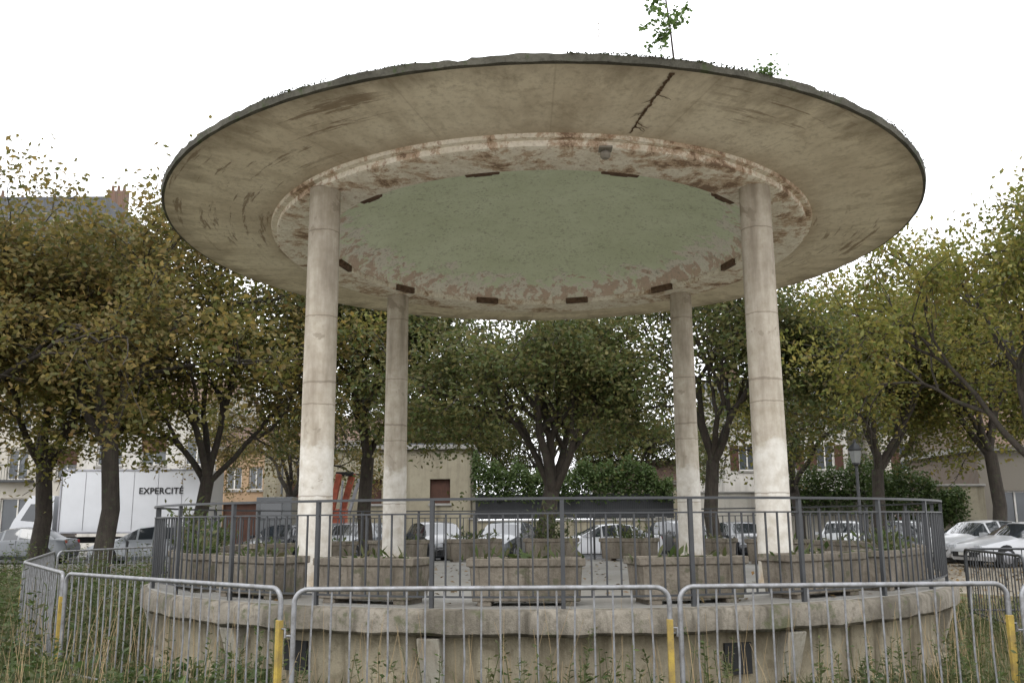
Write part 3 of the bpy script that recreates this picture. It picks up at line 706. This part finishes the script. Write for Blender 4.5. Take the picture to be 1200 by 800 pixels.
# ------------------------------------------------------------ cars
def paint(name,col): 
    s=NT(name); return s.done(s.mix(s.noise(s.obj(),2,3),col,tuple(x*.85 for x in col)),.28,None,.1,.6,**{'Coat Weight':.6,'Coat Roughness':.08})
PW=paint('car_paint_white',(.55,.56,.58)); PS=paint('car_paint_silver',(.28,.30,.32)); PB=paint('car_paint_black',(.02,.022,.026)); PG=paint('car_paint_grey',(.10,.11,.12))
M_cg=NT('car_glass'); M_cg=M_cg.done((.025,.03,.035),.05,None,0,.8)
M_hub=plain('alloy',(.3,.3,.32),.35,.7); M_tl=plain('tail_light',(.4,.02,.02),.25); M_hl=plain('head_light',(.5,.52,.55),.15); M_pl=plain('number_plate',(.6,.6,.57),.5)
def carmesh(kind):
    mb=MB()
    if kind=='hatch':
        st=[(-2.06,.34,.54,.58,.60,.45),(-2.0,.22,.66,.71,.76,.6),(-1.7,.18,.78,.84,.84,.68),(-1.15,.18,.87,.95,.86,.7),(-.95,.18,.91,.99,.87,.70),(-.28,.18,.94,1.36,.87,.62),(-.2,.18,.94,1.385,.87,.62),(.32,.18,.95,1.45,.87,.62),(.40,.18,.95,1.45,.87,.62),(1.05,.18,.96,1.42,.87,.61),(1.15,.18,.97,1.41,.87,.61),(1.5,.18,.98,1.36,.86,.60),(1.85,.2,.96,1.02,.84,.66),(1.98,.24,.80,.85,.80,.6),(2.02,.36,.6,.63,.72,.5)]
        ws=(4,5);rw=(11,12); pil=(5,7,9); wx=(-1.32,1.3)
    elif kind=='sedan':
        st=[(-2.26,.34,.54,.58,.62,.45),(-2.2,.22,.66,.71,.78,.6),(-1.8,.18,.76,.82,.86,.68),(-1.15,.18,.86,.93,.88,.7),(-.95,.18,.9,.97,.88,.70),(-.22,.18,.93,1.33,.88,.60),(-.14,.18,.93,1.36,.88,.60),(.38,.18,.94,1.41,.88,.60),(.46,.18,.94,1.41,.88,.60),(1.0,.18,.95,1.36,.88,.59),(1.08,.18,.95,1.34,.88,.59),(1.25,.18,.95,1.28,.88,.59),(1.75,.2,.95,1.0,.86,.68),(2.15,.22,.92,.97,.82,.66),(2.26,.4,.66,.7,.74,.5)]
        ws=(4,5);rw=(11,12); pil=(5,7,9); wx=(-1.4,1.38)
    n=14
    for (x,zb,be,tp,w_,wr) in st:
        hp=[(0,zb),(w_*.85,zb),(w_,zb+.14),(w_*1.0,be-.14),(w_*.965,be),(wr,tp-.035),(wr*.78,tp),(0,tp+.015)]
        full=hp+[(-a,b) for a,b in hp[1:-1]][::-1]
        mb.v+=[(x,a,b) for a,b in full]
    for i in range(len(st)-1):
        for j in range(n):
            mi=0
            if i==ws[0] and j in(5,6,7,8): mi=1
            if i==rw[0] and j in(5,6,7,8): mi=1
            if j in(4,9) and 4<=i<=11 and i not in pil: mi=1
            a=i*n;b=a+n
            mb.f.append((a+j,b+j,b+(j+1)%n,a+(j+1)%n)); mb.m.append(mi)
    mb.f.append(tuple(range(n))); mb.m.append(0); q=(len(st)-1)*n; mb.f.append(tuple(q+j for j in range(n))[::-1]); mb.m.append(0)
    xf,xr=st[1][0],st[-2][0]
    for sy in(-1,1):
        for x in wx:
            y0=sy*.70;y1=sy*.885
            mb.tube([(x,sy*.6,.315),(x,sy*.878,.315)],.385,20,2)
            mb.tube([(x,y0,.31),(x,sy*.87,.31),(x,sy*.90,.31)],[.31,.31,.28],20,2)
            mb.tube([(x,sy*.90,.31),(x,sy*.908,.31)],[.2,.18],12,3)
        mb.box((xf-.0,sy*.60,.63),(.12,.26,.12),5); mb.box((xr-.0,sy*.66,.80),(.1,.18,.24),4)
        mb.box((-.72,sy*.96,.98),(.14,.17,.12),0)
        for x in (-.62,.36,1.12): mb.box((x,sy*.872,.62),(.012,.02,.6),2)
        for x in (.2,1.0): mb.box((x,sy*.885,.78),(.16,.02,.03),2)
    mb.box((xf-.06,0,.40),(.05,1.1,.16),2); mb.box((xf-.075,0,.42),(.04,.5,.1),6); mb.box((xr+.03,0,.62),(.05,.5,.11),6); mb.box((xr+.0,0,.36),(.12,1.4,.14),2)
    me=bpy.data.meshes.new('car_'+kind); me.from_pydata(mb.v,[],mb.f)
    for m_ in(PW,M_cg,M_dark,M_hub,M_tl,M_hl,M_pl): me.materials.append(m_)
    me.polygons.foreach_set('material_index',mb.m); me.shade_smooth(); me.set_sharp_from_angle(angle=R(32)); return me
CM={'hatch':carmesh('hatch'),'sedan':carmesh('sedan')}
def car(px,Y,rot,p,kind='hatch',sc=1):
    o=place('parked_car',CM[kind],None,(PX(px,Y),Y,.004),R(rot)); o.scale=(sc,sc,sc); o.material_slots[0].link='OBJECT'; o.material_slots[0].material=p
car(175,37,8,PS); car(235,40,100,PG); car(330,39,75,PB); car(412,37,70,PS,'hatch',1.05); car(512,37.5,112,PB,'hatch',1.06); car(590,38,70,PG,'hatch',1.04)
car(703,37.0,8,PW,'sedan'); car(800,38.5,110,PG,'hatch',1.05); car(865,39,95,PB); car(985,38,70,PW); car(1068,38,110,PS); car(1140,34,20,PW,'hatch'); car(1195,31,12,PW,'sedan'); car(20,38,5,PG,'sedan'); car(-60,38,5,PW)
# ------------------------------------------------------------ lorry
e=empty('box_lorry',(PX(166,42),42,.004)); mb=MB()
mb.box((0,0,2.5),(6.3,2.4,2.65),0)
for z in(1.17,3.83):
    mb.box((0,-1.21,z),(6.34,.05,.08),3)
for x in(-3.15,3.15): mb.box((x,-1.21,2.5),(.08,.05,2.56),3)
for i in range(1,6): mb.box((-3.15+6.3*i/6,-1.205,2.5),(.025,.02,2.5),3)
mb.box((-.6,0,.85),(8.6,.9,.25),2)
mb.box((0,-1.1,.7),(2.6,.06,.4),3)
cp=[(-5.3,.45),(-3.45,.45),(-3.45,2.75),(-4.5,2.75),(-5.15,1.7),(-5.3,1.35)]
i0=len(mb.v); mb.v+=[(x,-1.1,z) for x,z in cp]+[(x,1.1,z) for x,z in cp]
mb.f.append(tuple(i0+k for k in range(6))); mb.m.append(0); mb.f.append(tuple(i0+11-k for k in range(6))); mb.m.append(0)
for k in range(6): mb.f.append((i0+k,i0+6+k,i0+6+(k+1)%6,i0+(k+1)%6)); mb.m.append(1 if k==3 else 0)
mb.v+=[(-3.75,-1.105,1.6),(-3.75,-1.105,2.4),(-4.45,-1.105,2.4),(-4.85,-1.105,1.7)]; q=len(mb.v); mb.f.append((q-4,q-3,q-2,q-1)); mb.m.append(1)
mb.box((-5.3,0,.55),(.15,2.2,.3),2)
for x in(-4.4,1.2,2.3):
    for y in(-1.0,1.0): mb.tube([(x,y-.15,.46),(x,y+.15,.46)],.46,20,2); mb.tube([(x,y-.17,.46),(x,y-.15,.46)],[.2,.22],12,3)
mb.obj('body',[PW,M_cg,M_dark,M_hub],e,ang=30,bev=.015)
fc=bpy.data.curves.new('lorry_text','FONT'); fc.body='EXPERCITÉ'; fc.size=.38; fc.align_x='CENTER'; fc.extrude=.004; fc.space_character=1.05; fc.offset=.006
fo=bpy.data.objects.new('tmp',fc); SC.collection.objects.link(fo); bpy.context.view_layer.update()
tm=bpy.data.meshes.new_from_object(fo.evaluated_get(bpy.context.evaluated_depsgraph_get())); bpy.data.objects.remove(fo)
tm.materials.clear(); tm.materials.append(M_dark); to=place('side_lettering',tm,e,(1.2,-1.228,2.80)); to.rotation_euler=(R(90),0,0)
# crane lorry
M_orange=plain('orange_paint',(.38,.09,.045),.45,0,.4,.4,5)
e=empty('crane_lorry',(PX(392,41),41,.004)); mb=MB()
mb.box((.3,0,.85),(5.2,2.3,.3),1); mb.box((.6,-1.1,1.25),(4.2,.05,.5),2); mb.box((-2.4,0,1.55),(1.5,2.3,2.1),2); mb.box((-2.5,-1.16,2.05),(.9,.03,.8),3)
mb.box((-3.16,0,2.1),(.03,1.9,.8),3)
for x in(-2.4,1.0,2.1):
    for y in(-1,1): mb.tube([(x,y-.15,.46),(x,y+.15,.46)],.46,18,1)
mb.box((.2,0,1.5),(.55,.6,1.2),0)
mb.box((.0,-.2,2.75),(1.7,.26,.24),0,M=Matrix.Rotation(R(-80),3,'Y')); mb.box((.45,.1,2.7),(1.9,.24,.26),0,M=Matrix.Rotation(R(-76),3,'Y')); mb.box((.8,-.1,2.65),(1.5,.12,.14),4,M=Matrix.Rotation(R(-74),3,'Y'))
mb.tube([(.25,-.3,1.7),(.32,-.3,3.3)],.05,8,4); mb.box((.35,0,3.6),(.75,.3,.18),1); mb.tube([(-.35,-.2,2.0),(-.2,-.2,3.2)],.045,8,1)
mb.obj('body',[M_orange,M_dark,PG,M_cg,M_hub],e,ang=30,bev=.02)
# ------------------------------------------------------------ street lamp, posts
def lamp(x,y,h):
    e=empty('street_lamp',(x,y,0)); mb=MB()
    mb.tube([(0,0,0),(0,0,.5),(0,0,.6),(0,0,h-.75),(0,0,h-.7)],[.11,.09,.055,.045,.07],12)
    mb.lathe([(.05,h-.7),(.12,h-.66),(.12,h-.64),(.19,h-.25),(.23,h-.23),(.22,h-.2),(.1,h-.07),(.05,h-.03),(.02,h+.08),(.001,h+.1)],6)
    mb.obj('post',M_iron,e,ang=25)
    mb=MB(); mb.lathe([(.125,h-.62),(.192,h-.27)],6); mb.obj('lantern_glass',plain('lantern_glass',(.22,.23,.23),.2),e,ang=10)
lamp(PX(1006,28),28,3.8)
mb=MB(); mb.tube([(PX(303,44),48,0),(PX(303,44),48,7.2)],[.07,.04],8); mb.obj('utility_pole',M_galv)
for i in range(14):
    mb=MB(); mb.tube([(0,0,0),(0,0,.85),(0,0,.9),(0,0,.95)],[.045,.04,.05,.02],10); mb.obj('bollard',M_iron,None,(-20+i*3.1,34.0,0))
